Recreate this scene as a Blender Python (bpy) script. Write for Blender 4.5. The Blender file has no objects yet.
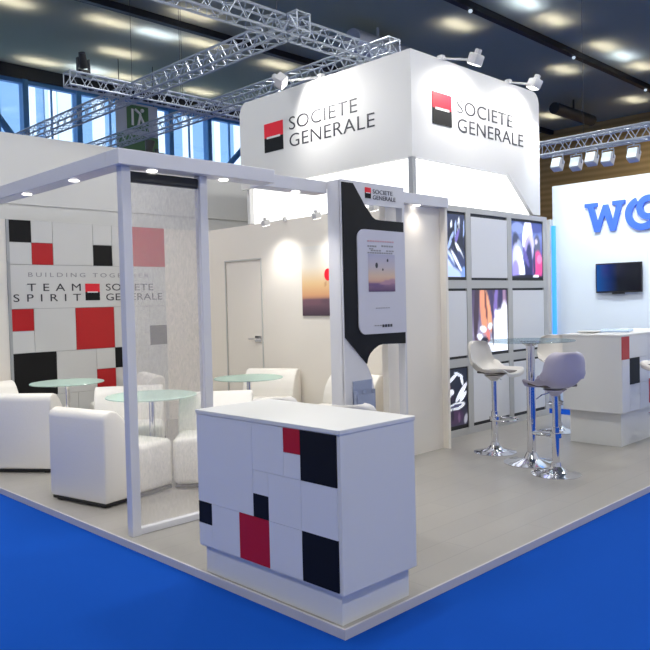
import bpy, bmesh, math, random
from mathutils import Vector, Matrix
random.seed(7)
C = bpy.context.scene.collection
PI = math.pi

# ------------------------------------------------------------------ materials
def s2l(c):
    c = c/255.0
    return c/12.92 if c <= 0.04045 else ((c+0.055)/1.055)**2.4
def rgb(r, g, b): return (s2l(r), s2l(g), s2l(b), 1)
def mat(name, col, rough=.5, metal=0, emit=None, es=0, trans=0, alpha=1, bump=0, bscale=50, var=0, spec=None):
    m = bpy.data.materials.new(name); m.use_nodes = True
    nt = m.node_tree; b = nt.nodes['Principled BSDF']
    b.inputs['Base Color'].default_value = col
    b.inputs['Roughness'].default_value = rough
    b.inputs['Metallic'].default_value = metal
    if spec is not None: b.inputs['Specular IOR Level'].default_value = spec
    if emit: b.inputs['Emission Color'].default_value = emit; b.inputs['Emission Strength'].default_value = es
    if trans: b.inputs['Transmission Weight'].default_value = trans
    b.inputs['Alpha'].default_value = alpha
    if bump or var:
        tc = nt.nodes.new('ShaderNodeTexCoord'); n = nt.nodes.new('ShaderNodeTexNoise')
        n.inputs['Scale'].default_value = bscale; n.inputs['Detail'].default_value = 4
        nt.links.new(tc.outputs['Object'], n.inputs['Vector'])
        if bump:
            bp = nt.nodes.new('ShaderNodeBump'); bp.inputs['Strength'].default_value = bump; bp.inputs['Distance'].default_value = .01
            nt.links.new(n.outputs['Fac'], bp.inputs['Height']); nt.links.new(bp.outputs['Normal'], b.inputs['Normal'])
        if var:
            mx = nt.nodes.new('ShaderNodeMix'); mx.data_type = 'RGBA'
            mx.inputs['A'].default_value = col; mx.inputs['B'].default_value = tuple(c*(1-var) for c in col[:3])+(1,)
            nt.links.new(n.outputs['Fac'], mx.inputs['Factor']); nt.links.new(mx.outputs['Result'], b.inputs['Base Color'])
    return m
M = {}
M['white'] = mat('white_laminate', rgb(220,220,218), .42)
M['frame'] = mat('white_painted_frame', rgb(214,214,218), .4)
M['wall'] = mat('white_panel', rgb(222,222,220), .55, var=.03, bscale=3)
M['wallcream'] = mat('cream_panel', rgb(238,232,222), .55)
M['tilew'] = mat('white_tile', rgb(222,223,226), .35)
M['red'] = mat('red_tile', rgb(184,10,22), .4)
M['logored'] = mat('logo_red', rgb(232,16,44), .45)
M['black'] = mat('black_tile', rgb(16,16,18), .55, spec=.25)
M['seam'] = mat('seam_grey', rgb(168,168,170), .6)
M['txt'] = mat('dark_lettering', rgb(48,48,56), .5)
M['txtl'] = mat('grey_lettering', rgb(148,148,152), .5)
M['alu'] = mat('aluminium', rgb(176,178,180), .38, .55)
M['truss'] = mat('truss_aluminium', rgb(176,184,196), .38, .5)
M['chrome'] = mat('chrome', rgb(225,225,228), .07, 1)
M['leather'] = mat('white_leather', rgb(234,230,222), .42, bump=.12, bscale=60)
M['foot'] = mat('black_plinth', rgb(22,20,20), .5)
M['shell'] = mat('stool_shell', rgb(214,210,204), .35)
M['shell_shaded'] = mat('stool_shell_shaded', rgb(180,174,190), .35)  # pale shell again, with its backlit shade put into the colour
M['pad'] = mat('stool_pad', rgb(96,88,84), .6)
M['blackgloss'] = mat('black_gloss_board', rgb(8,8,12), .35, spec=.3)
M['screen'] = mat('poster_white', rgb(198,198,210), .35)
M['dark'] = mat('dark_metal', rgb(28,30,34), .5)
M['mull'] = mat('mullion', rgb(70,130,180), .5)
M['lampw'] = mat('lamp_white', rgb(215,215,215), .4)
M['lens'] = mat('downlight_lens', rgb(255,250,240), .4, emit=(1,.96,.9,1), es=6)
M['lensb'] = mat('spot_lens', rgb(235,245,250), .4, emit=(.8,.93,1,1), es=.55)
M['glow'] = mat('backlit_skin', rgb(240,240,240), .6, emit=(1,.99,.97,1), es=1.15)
M['holder'] = mat('acrylic_holder', rgb(170,180,205), .15, alpha=.7)
M['void'] = mat('void_dark', rgb(30,34,40), .9)
M['wotext'] = mat('blue_letter', rgb(58,102,210), .5, emit=rgb(70,115,225), es=.12)
M['blueled'] = mat('blue_led_edge', rgb(70,160,235), .4, emit=rgb(60,150,240), es=.85)
M['green'] = mat('green_print', rgb(70,110,70), .6)
M['banner'] = mat('banner_grey', rgb(175,180,190), .7)
M['mosaicw'] = mat('mosaic_white', rgb(212,212,210), .4)

def carpet():
    m = mat('blue_carpet', rgb(8,74,172), .95, bump=.3, bscale=400, var=.15, spec=.1); return m
M['carpet'] = carpet()
def plank():
    m = mat('grey_laminate_floor', rgb(176,174,170), .32); nt = m.node_tree; b = nt.nodes['Principled BSDF']
    tc = nt.nodes.new('ShaderNodeTexCoord'); mp = nt.nodes.new('ShaderNodeMapping')
    br = nt.nodes.new('ShaderNodeTexBrick'); br.offset = .5
    br.inputs['Color1'].default_value = rgb(156,152,146); br.inputs['Color2'].default_value = rgb(152,148,143)
    br.inputs['Mortar'].default_value = rgb(142,139,134); br.inputs['Scale'].default_value = 1
    br.inputs['Mortar Size'].default_value = .003; br.inputs['Brick Width'].default_value = 1.3; br.inputs['Row Height'].default_value = .2
    nt.links.new(tc.outputs['Object'], mp.inputs['Vector']); nt.links.new(mp.outputs['Vector'], br.inputs['Vector'])
    nt.links.new(br.outputs['Color'], b.inputs['Base Color']); return m
M['plank'] = plank()
def wood():
    m = mat('brown_wood_cladding', rgb(150,118,66), .7); nt = m.node_tree; b = nt.nodes['Principled BSDF']
    tc = nt.nodes.new('ShaderNodeTexCoord'); w = nt.nodes.new('ShaderNodeTexWave'); w.bands_direction = 'Z'
    w.inputs['Scale'].default_value = 1.5; w.inputs['Distortion'].default_value = .6
    r = nt.nodes.new('ShaderNodeValToRGB'); r.color_ramp.elements[0].color = rgb(160,128,74); r.color_ramp.elements[1].color = rgb(182,148,92)
    nt.links.new(tc.outputs['Object'], w.inputs['Vector']); nt.links.new(w.outputs['Fac'], r.inputs['Fac']); nt.links.new(r.outputs['Color'], b.inputs['Base Color'])
    return m
M['wood'] = wood()
def ceilmat():      # fine perforated metal: lets a little lamp light through
    m = bpy.data.materials.new('perforated_ceiling'); m.use_nodes = True; nt = m.node_tree
    nt.nodes.clear(); out = nt.nodes.new('ShaderNodeOutputMaterial')
    d = nt.nodes.new('ShaderNodeBsdfDiffuse'); d.inputs['Color'].default_value = rgb(196,200,172)
    t = nt.nodes.new('ShaderNodeBsdfTranslucent'); t.inputs['Color'].default_value = (.5,.5,.5,1)
    mx = nt.nodes.new('ShaderNodeMixShader')
    tc = nt.nodes.new('ShaderNodeTexCoord'); w = nt.nodes.new('ShaderNodeTexWave'); w.bands_direction = 'DIAGONAL'
    w.inputs['Scale'].default_value = 3
    mr = nt.nodes.new('ShaderNodeMapRange'); mr.inputs['To Min'].default_value = .38; mr.inputs['To Max'].default_value = .46
    nt.links.new(tc.outputs['Object'], w.inputs['Vector']); nt.links.new(w.outputs['Fac'], mr.inputs['Value']); nt.links.new(mr.outputs['Result'], mx.inputs['Fac'])
    nt.links.new(d.outputs[0], mx.inputs[1]); nt.links.new(t.outputs[0], mx.inputs[2]); nt.links.new(mx.outputs[0], out.inputs[0])
    return m
M['ceil'] = ceilmat()
def blind():
    m = bpy.data.materials.new('mesh_blind_fabric'); m.use_nodes = True; nt = m.node_tree
    nt.nodes.clear(); out = nt.nodes.new('ShaderNodeOutputMaterial')
    d = nt.nodes.new('ShaderNodeBsdfDiffuse'); d.inputs['Color'].default_value = rgb(236,230,222)
    tr = nt.nodes.new('ShaderNodeBsdfTransparent'); mx = nt.nodes.new('ShaderNodeMixShader')
    tc = nt.nodes.new('ShaderNodeTexCoord'); mp = nt.nodes.new('ShaderNodeMapping'); mp.inputs['Scale'].default_value = (90,90,30)
    n = nt.nodes.new('ShaderNodeTexNoise'); n.inputs['Scale'].default_value = 1.2; n.inputs['Detail'].default_value = 2
    mr = nt.nodes.new('ShaderNodeMapRange'); mr.inputs['From Min'].default_value = .3; mr.inputs['From Max'].default_value = .7
    mr.inputs['To Min'].default_value = .17; mr.inputs['To Max'].default_value = .25
    nt.links.new(tc.outputs['Object'], mp.inputs['Vector']); nt.links.new(mp.outputs['Vector'], n.inputs['Vector']); nt.links.new(n.outputs['Fac'], mr.inputs['Value'])
    nt.links.new(mr.outputs['Result'], mx.inputs['Fac']); nt.links.new(tr.outputs[0], mx.inputs[1]); nt.links.new(d.outputs[0], mx.inputs[2]); nt.links.new(mx.outputs[0], out.inputs[0])
    return m
M['blind'] = blind()
def glass(name, col, fac=.75):
    m = bpy.data.materials.new(name); m.use_nodes = True; nt = m.node_tree
    nt.nodes.clear(); out = nt.nodes.new('ShaderNodeOutputMaterial')
    tr = nt.nodes.new('ShaderNodeBsdfTransparent'); tr.inputs['Color'].default_value = col
    g = nt.nodes.new('ShaderNodeBsdfGlossy'); g.inputs['Roughness'].default_value = .05
    d = nt.nodes.new('ShaderNodeBsdfDiffuse'); d.inputs['Color'].default_value = col
    m1 = nt.nodes.new('ShaderNodeMixShader'); m1.inputs['Fac'].default_value = 1-fac
    m2 = nt.nodes.new('ShaderNodeMixShader'); m2.inputs['Fac'].default_value = .08
    nt.links.new(tr.outputs[0], m1.inputs[1]); nt.links.new(d.outputs[0], m1.inputs[2])
    nt.links.new(m1.outputs[0], m2.inputs[1]); nt.links.new(g.outputs[0], m2.inputs[2]); nt.links.new(m2.outputs[0], out.inputs[0])
    return m
M['tglass'] = glass('frosted_green_glass', rgb(220,238,230), .55)
M['bglass'] = glass('clear_bar_glass', rgb(215,225,230), .93)
M['wglass'] = glass('window_glass', rgb(236,244,252), .97)
def attrmat(name, emit=0, base=1):
    m = bpy.data.materials.new(name); m.use_nodes = True; nt = m.node_tree; b = nt.nodes['Principled BSDF']
    a = nt.nodes.new('ShaderNodeAttribute'); a.attribute_name = 'Col'
    b.inputs['Roughness'].default_value = .35
    nt.links.new(a.outputs['Color'], b.inputs['Base Color'])
    if emit:
        nt.links.new(a.outputs['Color'], b.inputs['Emission Color']); b.inputs['Emission Strength'].default_value = emit
    return m
M['photo_lit'] = attrmat('backlit_photo', .75)
M['photo'] = attrmat('printed_photo')
def tvmat():
    m = mat('tv_screen', rgb(5,8,15), .15); nt = m.node_tree; b = nt.nodes['Principled BSDF']
    tc = nt.nodes.new('ShaderNodeTexCoord'); sp = nt.nodes.new('ShaderNodeSeparateXYZ'); r = nt.nodes.new('ShaderNodeValToRGB')
    r.color_ramp.elements[0].position = 0; r.color_ramp.elements[0].color = rgb(8,12,22)
    r.color_ramp.elements[1].position = 1; r.color_ramp.elements[1].color = rgb(10,90,175)
    e = r.color_ramp.elements.new(.5); e.color = rgb(8,14,28)
    e = r.color_ramp.elements.new(.72); e.color = rgb(6,50,120)
    nt.links.new(tc.outputs['Generated'], sp.inputs[0]); nt.links.new(sp.outputs['Y'], r.inputs['Fac'])
    nt.links.new(r.outputs['Color'], b.inputs['Emission Color']); b.inputs['Emission Strength'].default_value = .7
    return m
M['tv'] = tvmat()

# ------------------------------------------------------------------ mesh builder
class MB:
    def __init__(s): s.bm = bmesh.new()
    def _add(s, tmp, mi=0):
        for f in tmp.faces: f.material_index = mi
        me = bpy.data.meshes.new('t'); tmp.to_mesh(me); tmp.free(); s.bm.from_mesh(me); bpy.data.meshes.remove(me); return s
    def box(s, x0, x1, y0, y1, z0, z1, bev=0, seg=2, mi=0, mtx=None):
        t = bmesh.new(); bmesh.ops.create_cube(t, size=1)
        for v in t.verts: v.co = Vector(((x0+x1)/2+v.co.x*(x1-x0), (y0+y1)/2+v.co.y*(y1-y0), (z0+z1)/2+v.co.z*(z1-z0)))
        if bev: bmesh.ops.bevel(t, geom=list(t.edges), offset=bev, segments=seg, affect='EDGES', profile=.5)
        if mtx: t.transform(mtx)
        return s._add(t, mi)
    def tube(s, a, b, r, n=8, r2=None, mi=0):
        a, b = Vector(a), Vector(b); d = b-a; t = bmesh.new()
        bmesh.ops.create_cone(t, cap_ends=True, segments=n, radius1=r, radius2=r if r2 is None else r2, depth=d.length)
        q = Vector((0,0,1)).rotation_difference(d.normalized()).to_matrix().to_4x4()
        t.transform(Matrix.Translation((a+b)/2) @ q); return s._add(t, mi)
    def path(s, pts, r, n=8):
        for i in range(len(pts)-1): s.tube(pts[i], pts[i+1], r, n)
        for p in pts[1:-1]: s.ball(p, r)
        return s
    def ball(s, c, r, mi=0):
        t = bmesh.new(); bmesh.ops.create_uvsphere(t, u_segments=8, v_segments=6, radius=r); t.transform(Matrix.Translation(c)); return s._add(t, mi)
    def lathe(s, prof, n=32, c=(0,0,0), mi=0):
        t = bmesh.new(); rings = []
        for r, z in prof:
            rings.append([t.verts.new((c[0]+r*math.cos(2*PI*k/n), c[1]+r*math.sin(2*PI*k/n), c[2]+z)) for k in range(n)])
        for a, b in zip(rings, rings[1:]):
            for k in range(n): t.faces.new((a[k], a[(k+1)%n], b[(k+1)%n], b[k]))
        t.faces.new(rings[0][::-1]); t.faces.new(rings[-1])
        bmesh.ops.recalc_face_normals(t, faces=t.faces); return s._add(t, mi)
    def prism(s, pts, o, u, v, w, d, bev=0, mi=0):   # polygon in plane (o,u,v) extruded along w by d
        o, u, v, w = Vector(o), Vector(u), Vector(v), Vector(w); t = bmesh.new()
        a = [t.verts.new(o+u*p[0]+v*p[1]) for p in pts]; b = [t.verts.new(o+u*p[0]+v*p[1]+w*d) for p in pts]
        n = len(pts)
        t.faces.new(a); t.faces.new(b[::-1])
        for k in range(n): t.faces.new((a[k], b[k], b[(k+1)%n], a[(k+1)%n]))
        bmesh.ops.recalc_face_normals(t, faces=t.faces)
        if bev:
            bmesh.ops.bevel(t, geom=list(t.edges), offset=bev, segments=3, affect='EDGES', profile=.5, clamp_overlap=True)
        bmesh.ops.triangulate(t, faces=[f for f in t.faces if len(f.verts) > 4])
        return s._add(t, mi)
    def build(s, name, m, parent=None, smooth=False, ang=35, local=False):
        me = bpy.data.meshes.new(name)
        if parent and not local: s.bm.transform(Matrix.Translation(-wloc(parent)))
        else:
            if not parent: pass
        s.bm.to_mesh(me); s.bm.free()
        for x in (m if isinstance(m, (list, tuple)) else [m]): me.materials.append(x if not isinstance(x, str) else M[x])
        o = bpy.data.objects.new(name, me); C.objects.link(o)
        if parent: o.parent = parent
        if smooth:
            me.polygons.foreach_set('use_smooth', [True]*len(me.polygons)); me.set_sharp_from_angle(angle=math.radians(ang))
        return o
def wloc(o):
    v = Vector((0,0,0))
    while o: v += o.location; o = o.parent
    return v
def recenter(o, loc):       # move a top-level mesh's origin
    o.data.transform(Matrix.Translation(-Vector(loc))); o.location = loc; return o
def tag(o, label=None, cat=None, group=None, kind=None):
    if label: o['label'] = label
    if cat: o['category'] = cat
    if group: o['group'] = group
    if kind: o['kind'] = kind
    return o
def thing(name, label, cat, loc=(0,0,0), rz=0, group=None):
    o = bpy.data.objects.new(name, None); C.objects.link(o); o.empty_display_size = .1
    o.location = loc; o.rotation_euler = (0,0,rz); return tag(o, label, cat, group)
def dup(root, loc, rz, label, parts=True):
    r = root.copy(); C.objects.link(r); r.location = loc; r.rotation_euler = (0,0,rz); r['label'] = label
    for ch in list(root.children):
        c = ch.copy(); C.objects.link(c); c.parent = r
        for g in ch.children:
            d = g.copy(); C.objects.link(d); d.parent = c
    return r
def text_mesh(body, origin, right, up, w, h, m, name, parent, thick=.003, space=1, thin=0):
    cu = bpy.data.curves.new('t', 'FONT'); cu.body = body; cu.space_character = space; cu.extrude = .01; cu.offset = thin; cu.resolution_u = 4
    to = bpy.data.objects.new('t', cu); C.objects.link(to); bpy.context.view_layer.update()
    me = bpy.data.meshes.new_from_object(to); bpy.data.objects.remove(to); bpy.data.curves.remove(cu)
    xs = [v.co.x for v in me.vertices]; ys = [v.co.y for v in me.vertices]
    x0, x1, y0, y1 = min(xs), max(xs), min(ys), max(ys)
    right, up = Vector(right), Vector(up); nrm = right.cross(up); o = Vector(origin)
    off = wloc(parent) if parent else Vector((0,0,0))
    for v in me.vertices:
        z = (v.co.z+.01)/.02*thick
        v.co = o + right*((v.co.x-x0)/(x1-x0)*w) + up*((v.co.y-y0)/(y1-y0)*h) + nrm*z - off
    me.name = name; me.materials.append(M[m]); ob = bpy.data.objects.new(name, me); C.objects.link(ob); ob.parent = parent
    return ob
def painted(name, bg, blobs, o, right, up, w, h, m, parent, NX=36, NY=48, soft=.25):
    """a print: vertical colour gradient with soft-edged ellipses (x, y, rx, ry, degrees, colour); y runs down from the top"""
    right, up, o = Vector(right), Vector(up), Vector(o); verts = []; cols = []
    asp = h/w; bl = [(x, y, rx, ry, math.cos(math.radians(a)), math.sin(math.radians(a)), [s2l(q) for q in c]) for x, y, rx, ry, a, c in blobs]
    for b in range(NY+1):
        for a in range(NX+1):
            verts.append(o+right*(w*a/NX)+up*(h*b/NY)); fx = a/NX; fy = 1-b/NY
            k = 0
            while k < len(bg)-2 and fy > bg[k+1][0]: k += 1
            t = max(0, min(1, (fy-bg[k][0])/(bg[k+1][0]-bg[k][0]))); c = [s2l(p*(1-t)+q*t) for p, q in zip(bg[k][1], bg[k+1][1])]
            for x, y, rx, ry, cs, sn, col in bl:
                dx = fx-x; dy = (fy-y)*asp; u_ = (dx*cs+dy*sn)/rx; v_ = (-dx*sn+dy*cs)/ry; d = u_*u_+v_*v_
                if d < 1+soft*2:
                    f = max(0, min(1, (1+soft-d)/(2*soft))); c = [p*(1-f)+q*f for p, q in zip(c, col)]
            cols += c+[1]
    faces = [(b*(NX+1)+a, b*(NX+1)+a+1, (b+1)*(NX+1)+a+1, (b+1)*(NX+1)+a) for b in range(NY) for a in range(NX)]
    off = wloc(parent)
    me = bpy.data.meshes.new(name); me.from_pydata([v-off for v in verts], [], faces)
    ca = me.color_attributes.new('Col', 'FLOAT_COLOR', 'POINT'); ca.data.foreach_set('color', cols)
    me.materials.append(M[m]); ob = bpy.data.objects.new(name, me); C.objects.link(ob); ob.parent = parent; return ob
def light(kind, name, loc, energy, col=(1,1,1), aim=None, size=.1, sy=None, spot=60, blend=.5, spread=None):
    l = bpy.data.lights.new(name, kind); l.energy = energy; l.color = col
    if kind == 'AREA':
        l.size = size
        if sy: l.shape = 'RECTANGLE'; l.size_y = sy
        if spread: l.spread = math.radians(spread)
    if kind == 'SPOT': l.spot_size = math.radians(spot); l.spot_blend = blend; l.shadow_soft_size = size
    if kind == 'POINT': l.shadow_soft_size = size
    o = bpy.data.objects.new(name, l); C.objects.link(o); o.location = loc
    if aim is not None: o.rotation_euler = (Vector(aim)-Vector(loc)).to_track_quat('-Z', 'Y').to_euler()
    return o
WARM = (1,.93,.82); NEUT = (1,.97,.93); COOL = (.82,.9,1)

# ------------------------------------------------------------------ hall shell
CF = -.045   # carpet level (exhibition floor top is z = 0)
HX, HY, HZ = 22.6, 16.0, 7.5
tag(MB().box(-9, HX, -7, HY, CF-.1, CF).build('floor', 'carpet'), kind='structure')
tag(MB().box(-9, HX, -7, HY, HZ, HZ+.02).build('ceiling', 'ceil'), kind='structure')
v = MB(); v.box(-9.3, HX+.3, -7.3, HY+.3, HZ+.9, HZ+1.0)  # unseen roof and sides, added to keep sky light off the ceiling
for b in ((-9.3,-9,-7.3,HY+.3), (HX,HX+.3,-7.3,HY+.3), (-9.3,HX+.3,-7.3,-7), (-9.3,HX+.3,HY,HY+.3)): v.box(b[0],b[1],b[2],b[3],HZ+.02,HZ+1.0)
tag(v.build('ceiling_void', 'void'), kind='structure')
tag(MB().box(HX, HX+.3, -7, HY+.3, CF, HZ).build('wall_right', 'wood'), kind='structure')
tag(MB().box(-9, HX, HY, HY+.3, CF, 4.6).build('wall_back', 'wall'), kind='structure')
tag(MB().box(-9, HX, HY-.05, HY+.25, 7.18, HZ).build('trim_1', 'dark'), kind='structure')
tag(MB().box(-9.3, -9, -7, HY+.3, CF, HZ).build('wall_left', 'wall'), kind='structure')
tag(MB().box(-9.3, HX+.3, -7.3, -7, CF, HZ).build('wall_front', 'wall'), kind='structure')
# window bays
edges = [-1.0, 1.4, 3.6, 5.45, 6.85, 9.65, 11.0, 13.4]
for i in range(len(edges)-1):
    a, b = edges[i], edges[i+1]
    f = MB().box(a-.07, a+.07, HY-.05, HY+.2, 4.6, 7.18)
    f.box(a, b, HY, HY+.15, 4.6, 4.75).box(a, b, HY, HY+.15, 7.08, 7.18)
    n = 2 if b-a > 1.8 else 1
    for k in range(1, n+1):
        x = a+(b-a)*k/(n+1); f.box(x-.015, x+.015, HY+.03, HY+.1, 4.75, 7.08)
    w = tag(f.build('window_%d' % (i+1), 'mull'), kind='structure')
    MB().box(a+.07, b-.07, HY+.06, HY+.07, 4.75, 7.08).build('pane', 'wglass', w)
for k, (a, b) in enumerate((((3.9,7.1),(5.3,5.3)), ((11.1,5.3),(12.9,7.1)))):
    o = MB().tube((a[0],HY-.25,a[1]), (b[0],HY-.25,b[1]), .09).build('trim_%d' % (k+2), 'mull'); tag(o, kind='structure')
tag(MB().box(13.4, HX, HY, HY+.25, 4.6, 7.18).build('wall_back_upper', 'wall'), kind='structure')
# ceiling rails with little lamps
def rail(y, x0, x1, lamps, label):
    t = thing('ceiling_rail', label, 'rail', (x0, y, HZ-.16))
    MB().box(x0, x1, y-.07, y+.07, HZ-.16, HZ-.02).build('channel', 'dark', t)
    for x in lamps: MB().ball((x, y, HZ-.18), .045).build('lamp', 'lensb', t)
rail(6.32, 2, HX-.1, (10.5,14.9,19.2), 'black ceiling rail dotted with small round lamps, above the right logo sign')
rail(11.0, 2, HX-.1, (), 'black ceiling rail without lamps, crossing above the long lighting truss')
for k,(x0,x1,lab) in enumerate(((9.3,11.0,'short pale ventilation duct section under the dark ceiling, left of the sign corner'),(18.0,20.4,'dark ventilation duct section under the ceiling at right'))):
    o = MB().tube((x0,8.5,7.05),(x1,8.5,7.05),.24 if k==0 else .17,16).tube(((x0+x1)/2,8.5,7.2),((x0+x1)/2,8.5,HZ),.03).build('ventilation_duct', 'banner' if k==0 else 'dark', None, True)
    tag(recenter(o,((x0+x1)/2,8.5,6.8)), lab, 'duct')
# lamps over the perforated ceiling
PATCH = [(5.6,15.4,0),(5.6,12.0,0),(6.72,11.95,1),(6.73,13.6,0),(6.76,15.2,1),(7.7,15.2,0),(3.6,12.3,0),(6.7,10.5,0),(7.8,11.8,0),(10.04,15.05,0),(10.15,11.85,0),
         (11.36,7.22,0),(11.4,5.6,1),(12.7,5.66,0),(15.2,5.69,0),(16.3,5.7,1),(17.5,5.75,0),(16.2,7.23,0),(20.7,7.27,0),(20.5,10.0,0)]
for x, y, cool in PATCH:
    o = light('AREA', 'ceiling_lamp', (x,y,HZ+.22), 26 if not cool else 38, (.8,.92,1) if cool else (1,.9,.66), (x,y,0), .9, .3)
# neighbour wall behind the stand
nb = MB(); nb.box(-4, 7.2, 6.3, 6.45, CF, 2.69).box(-4, 7.2, 6.32, 6.45, 2.69, 2.72).box(-4, 7.2, 6.3, 6.45, 2.72, 3.53)
tag(nb.build('partition_wall', 'wall'), 'tall plain white partition wall rising behind the lounge, topping the mosaic wall', 'wall')
# outside facade seen through the windows
f = thing('building_facade', 'pale office facade with columns seen outside through the hall windows', 'building', (8, 24, CF))
MB().box(-6, 24, 24, 24.4, CF, 14).build('wall', mat('facade_pale', rgb(225,230,235), .8), f)
wn = MB()
for i in range(22):
    for j in range(4): wn.box(-5.6+i*1.35, -4.8+i*1.35, 23.97, 24.0, 2.2+j*2.7, 4.2+j*2.7)
o = wn.build('window_rows', mat('facade_window', rgb(130,160,190), .2), f)
cl = MB()
for i in range(8): cl.box(-5+i*3.6, -4.7+i*3.6, 23.3, 23.6, CF, 14)
cl.build('columns', mat('facade_column', rgb(240,242,245), .8), f)

# ------------------------------------------------------------------ exhibition floor
tag(MB().box(0, 6.3, 0, 6.3, -.02, 0).build('platform_floor', 'plank'), kind='structure')
e = MB(); e.box(-.012, 6.3, -.012, 0.0, CF, .002).box(-.012, 0.0, 0, 6.3, CF, .002).box(6.3, 6.312, -.012, 6.3, CF, .002)
tag(e.build('trim_4', mat('platform_edge', rgb(196,194,198), .45)), kind='structure')

# ------------------------------------------------------------------ lounge portal frame
t = thing('portal_frame', 'white portal frame with two slim posts and downlit beams around the lounge front', 'frame', (.05,1.99,0))
MB().box(.045,.11,1.945,2.01,0,2.4,.004).build('post', 'frame', t)
MB().box(.66,.725,1.965,2.03,0,2.4,.004).build('post', 'frame', t)
bl = MB().box(0,.14,2.06,6.0,2.4,2.5,.004).build('side_beam', 'frame', t)
bf = MB().box(-.0,1.30,1.9,2.06,2.4,2.5,.004).build('front_beam', 'frame', t)
br = MB().box(1.30,2.0,2.05,2.2,2.4,2.5,.004).build('rear_beam', 'frame', t)
for p, x, y in ((bl,.07,3.447),(bl,.07,2.65),(bl,.07,4.5),(bf,.303,2.0),(bf,.894,2.0),(br,1.71,2.12)):
    MB().lathe([(.034,0),(.034,.004)],16,(x,y,2.394)).build('downlight', 'lens', p)
    light('SPOT', 'downlight_beam', (x,y,2.385), 24, NEUT, (x,y,0), .03, spot=95, blend=.8)
MB().box(.11,.66,1.98,2.03,2.31,2.38,.01).build('blind_cassette', 'dark', t)
MB().box(.11,.66,1.955,2.015,0,.045,.006).build('bottom_rail', 'frame', t)
bd = MB().box(.11,.66,1.992,1.994,.045,2.31).build('mesh_blind', 'blind', t)
bd['label'] = 'translucent white mesh blind'

# mosaic wall of the lounge (2 m x 2.5 m of quarter-metre tiles)
t = thing('mosaic_wall', 'white mosaic panel wall with red and black squares and TEAM SPIRIT lettering', 'panel wall', (1.93,6.0,0))
X0 = .93; q = .25
MB().box(X0-.0,X0+2,6.0,6.06,0,2.5).build('backing', 'seam', t)
MB().box(X0-.03,X0,5.98,6.06,0,2.5).build('edge_profile', 'alu', t)
def mos(c, r, w, h, key):   # column from left, row from the top
    g = .0025
    o = MB().box(X0+c*q+g, X0+(c+w)*q-g, 5.985, 6.0, 2.5-(r+h)*q+g, 2.5-r*q-g).build('tile', key, t)
    if key != 'mosaicw': o['label'] = key.replace('grey','grey')+' square tile'
M['greyt'] = mat('grey_tile', rgb(96,94,94), .5)
for a in ((0,0,1,1,'black'),(1,1,1,1,'red'),(4,1,1,1,'black'),(6,0,2,2,'red'),(0,4,1,1,'red'),(3,4,2,2,'red'),(0,6,2,2,'black'),(5,6,1,1,'black'),(4,7,1,1,'red'),(7,5,1,1,'greyt')): mos(*a)
for a in ((0,1,1,1),(1,0,1,1),(2,0,2,2),(4,0,1,1),(5,0,1,2),(0,2,8,2),(0,5,1,1),(1,4,2,2),(5,4,1,2),(6,4,1,2),(7,4,1,1),(2,6,2,2),(4,6,1,1),(5,7,1,1),(6,6,2,2),(0,8,3,2),(3,8,1,2),(4,8,2,2),(6,8,2,2)): mos(*a, 'mosaicw')
R3, U3 = (1,0,0), (0,0,1)
text_mesh('BUILDING TOGETHER', (1.13,5.984,1.862), R3, U3, 1.55, .05, 'txtl', 'lettering', t, .002, 1.5)
text_mesh('TEAM', (1.115,5.984,1.70), R3, U3, .64, .085, 'txt', 'lettering', t, .002, 1.8)
text_mesh('SPIRIT', (.955,5.984,1.58), R3, U3, .80, .085, 'txt', 'lettering', t, .002, 1.8)
text_mesh('SOCIETE', (2.08,5.984,1.70), R3, U3, .66, .085, 'txt', 'lettering', t, .002, 1.05)
text_mesh('GENERALE', (2.08,5.984,1.58), R3, U3, .79, .085, 'txt', 'lettering', t, .002, 1.05)
def logo(o, right, up, w, h, parent, d=.004):
    o, right, up = Vector(o), Vector(right), Vector(up); n = right.cross(up)
    a = MB().prism([(0,h/2),(w,h/2),(w,h),(0,h)], o, right, up, n, d).build('logo_upper', 'logored', parent); a['label'] = 'red upper half of the logo'
    b = MB().prism([(0,0),(w,0),(w,h/2),(0,h/2)], o, right, up, n, d).build('logo_lower', 'black', parent); b['label'] = 'black lower half of the logo'
    c = MB().prism([(w*.14,h*.46),(w*.86,h*.46),(w*.86,h*.53),(w*.14,h*.53)], o+n*(d*1.01), right, up, n, d*.4).build('logo_dash', 'white', parent); c['label'] = 'white dash'
logo((1.812,5.984,1.585), R3, U3, .185, .2, t)

# plain lounge walls
tag(MB().box(-.2,.9,6.0,6.06,0,2.5).build('wall_lounge_left', 'wallcream'), kind='structure')
tag(MB().box(2.93,3.6,6.0,6.06,0,2.5).build('wall_lounge_back', 'wallcream'), kind='structure')
# storage cabin
cab = MB(); cab.box(3.6,3.66,2.45,4.84,0,2.5).box(3.6,3.66,5.585,6.06,0,2.5).box(3.6,3.66,4.84,5.585,2.06,2.5)
tag(cab.build('wall_cabin', 'wallcream'), kind='structure')
d = tag(MB().box(3.605,3.645,4.855,5.57,.01,2.05).build('door_1', 'wallcream'), kind='structure')
MB().box(3.594,3.605,4.88,5.0,1.01,1.09,.002).tube((3.6,4.935,1.05),(3.55,4.935,1.05),.01).tube((3.55,4.93,1.05),(3.55,5.07,1.05),.01).build('door_handle', 'chrome', d)
fr = MB()
fr.box(3.588,3.6,4.835,4.85,0,2.06).box(3.588,3.6,5.575,5.59,0,2.06).box(3.588,3.6,4.835,5.59,2.055,2.07)
tag(fr.build('trim_5', mat('door_trim', rgb(200,200,196), .5)), kind='structure')
tag(MB().box(6.12,6.18,2.45,6.06,0,2.5).build('wall_cabin_right', 'wallcream'), kind='structure')
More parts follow.
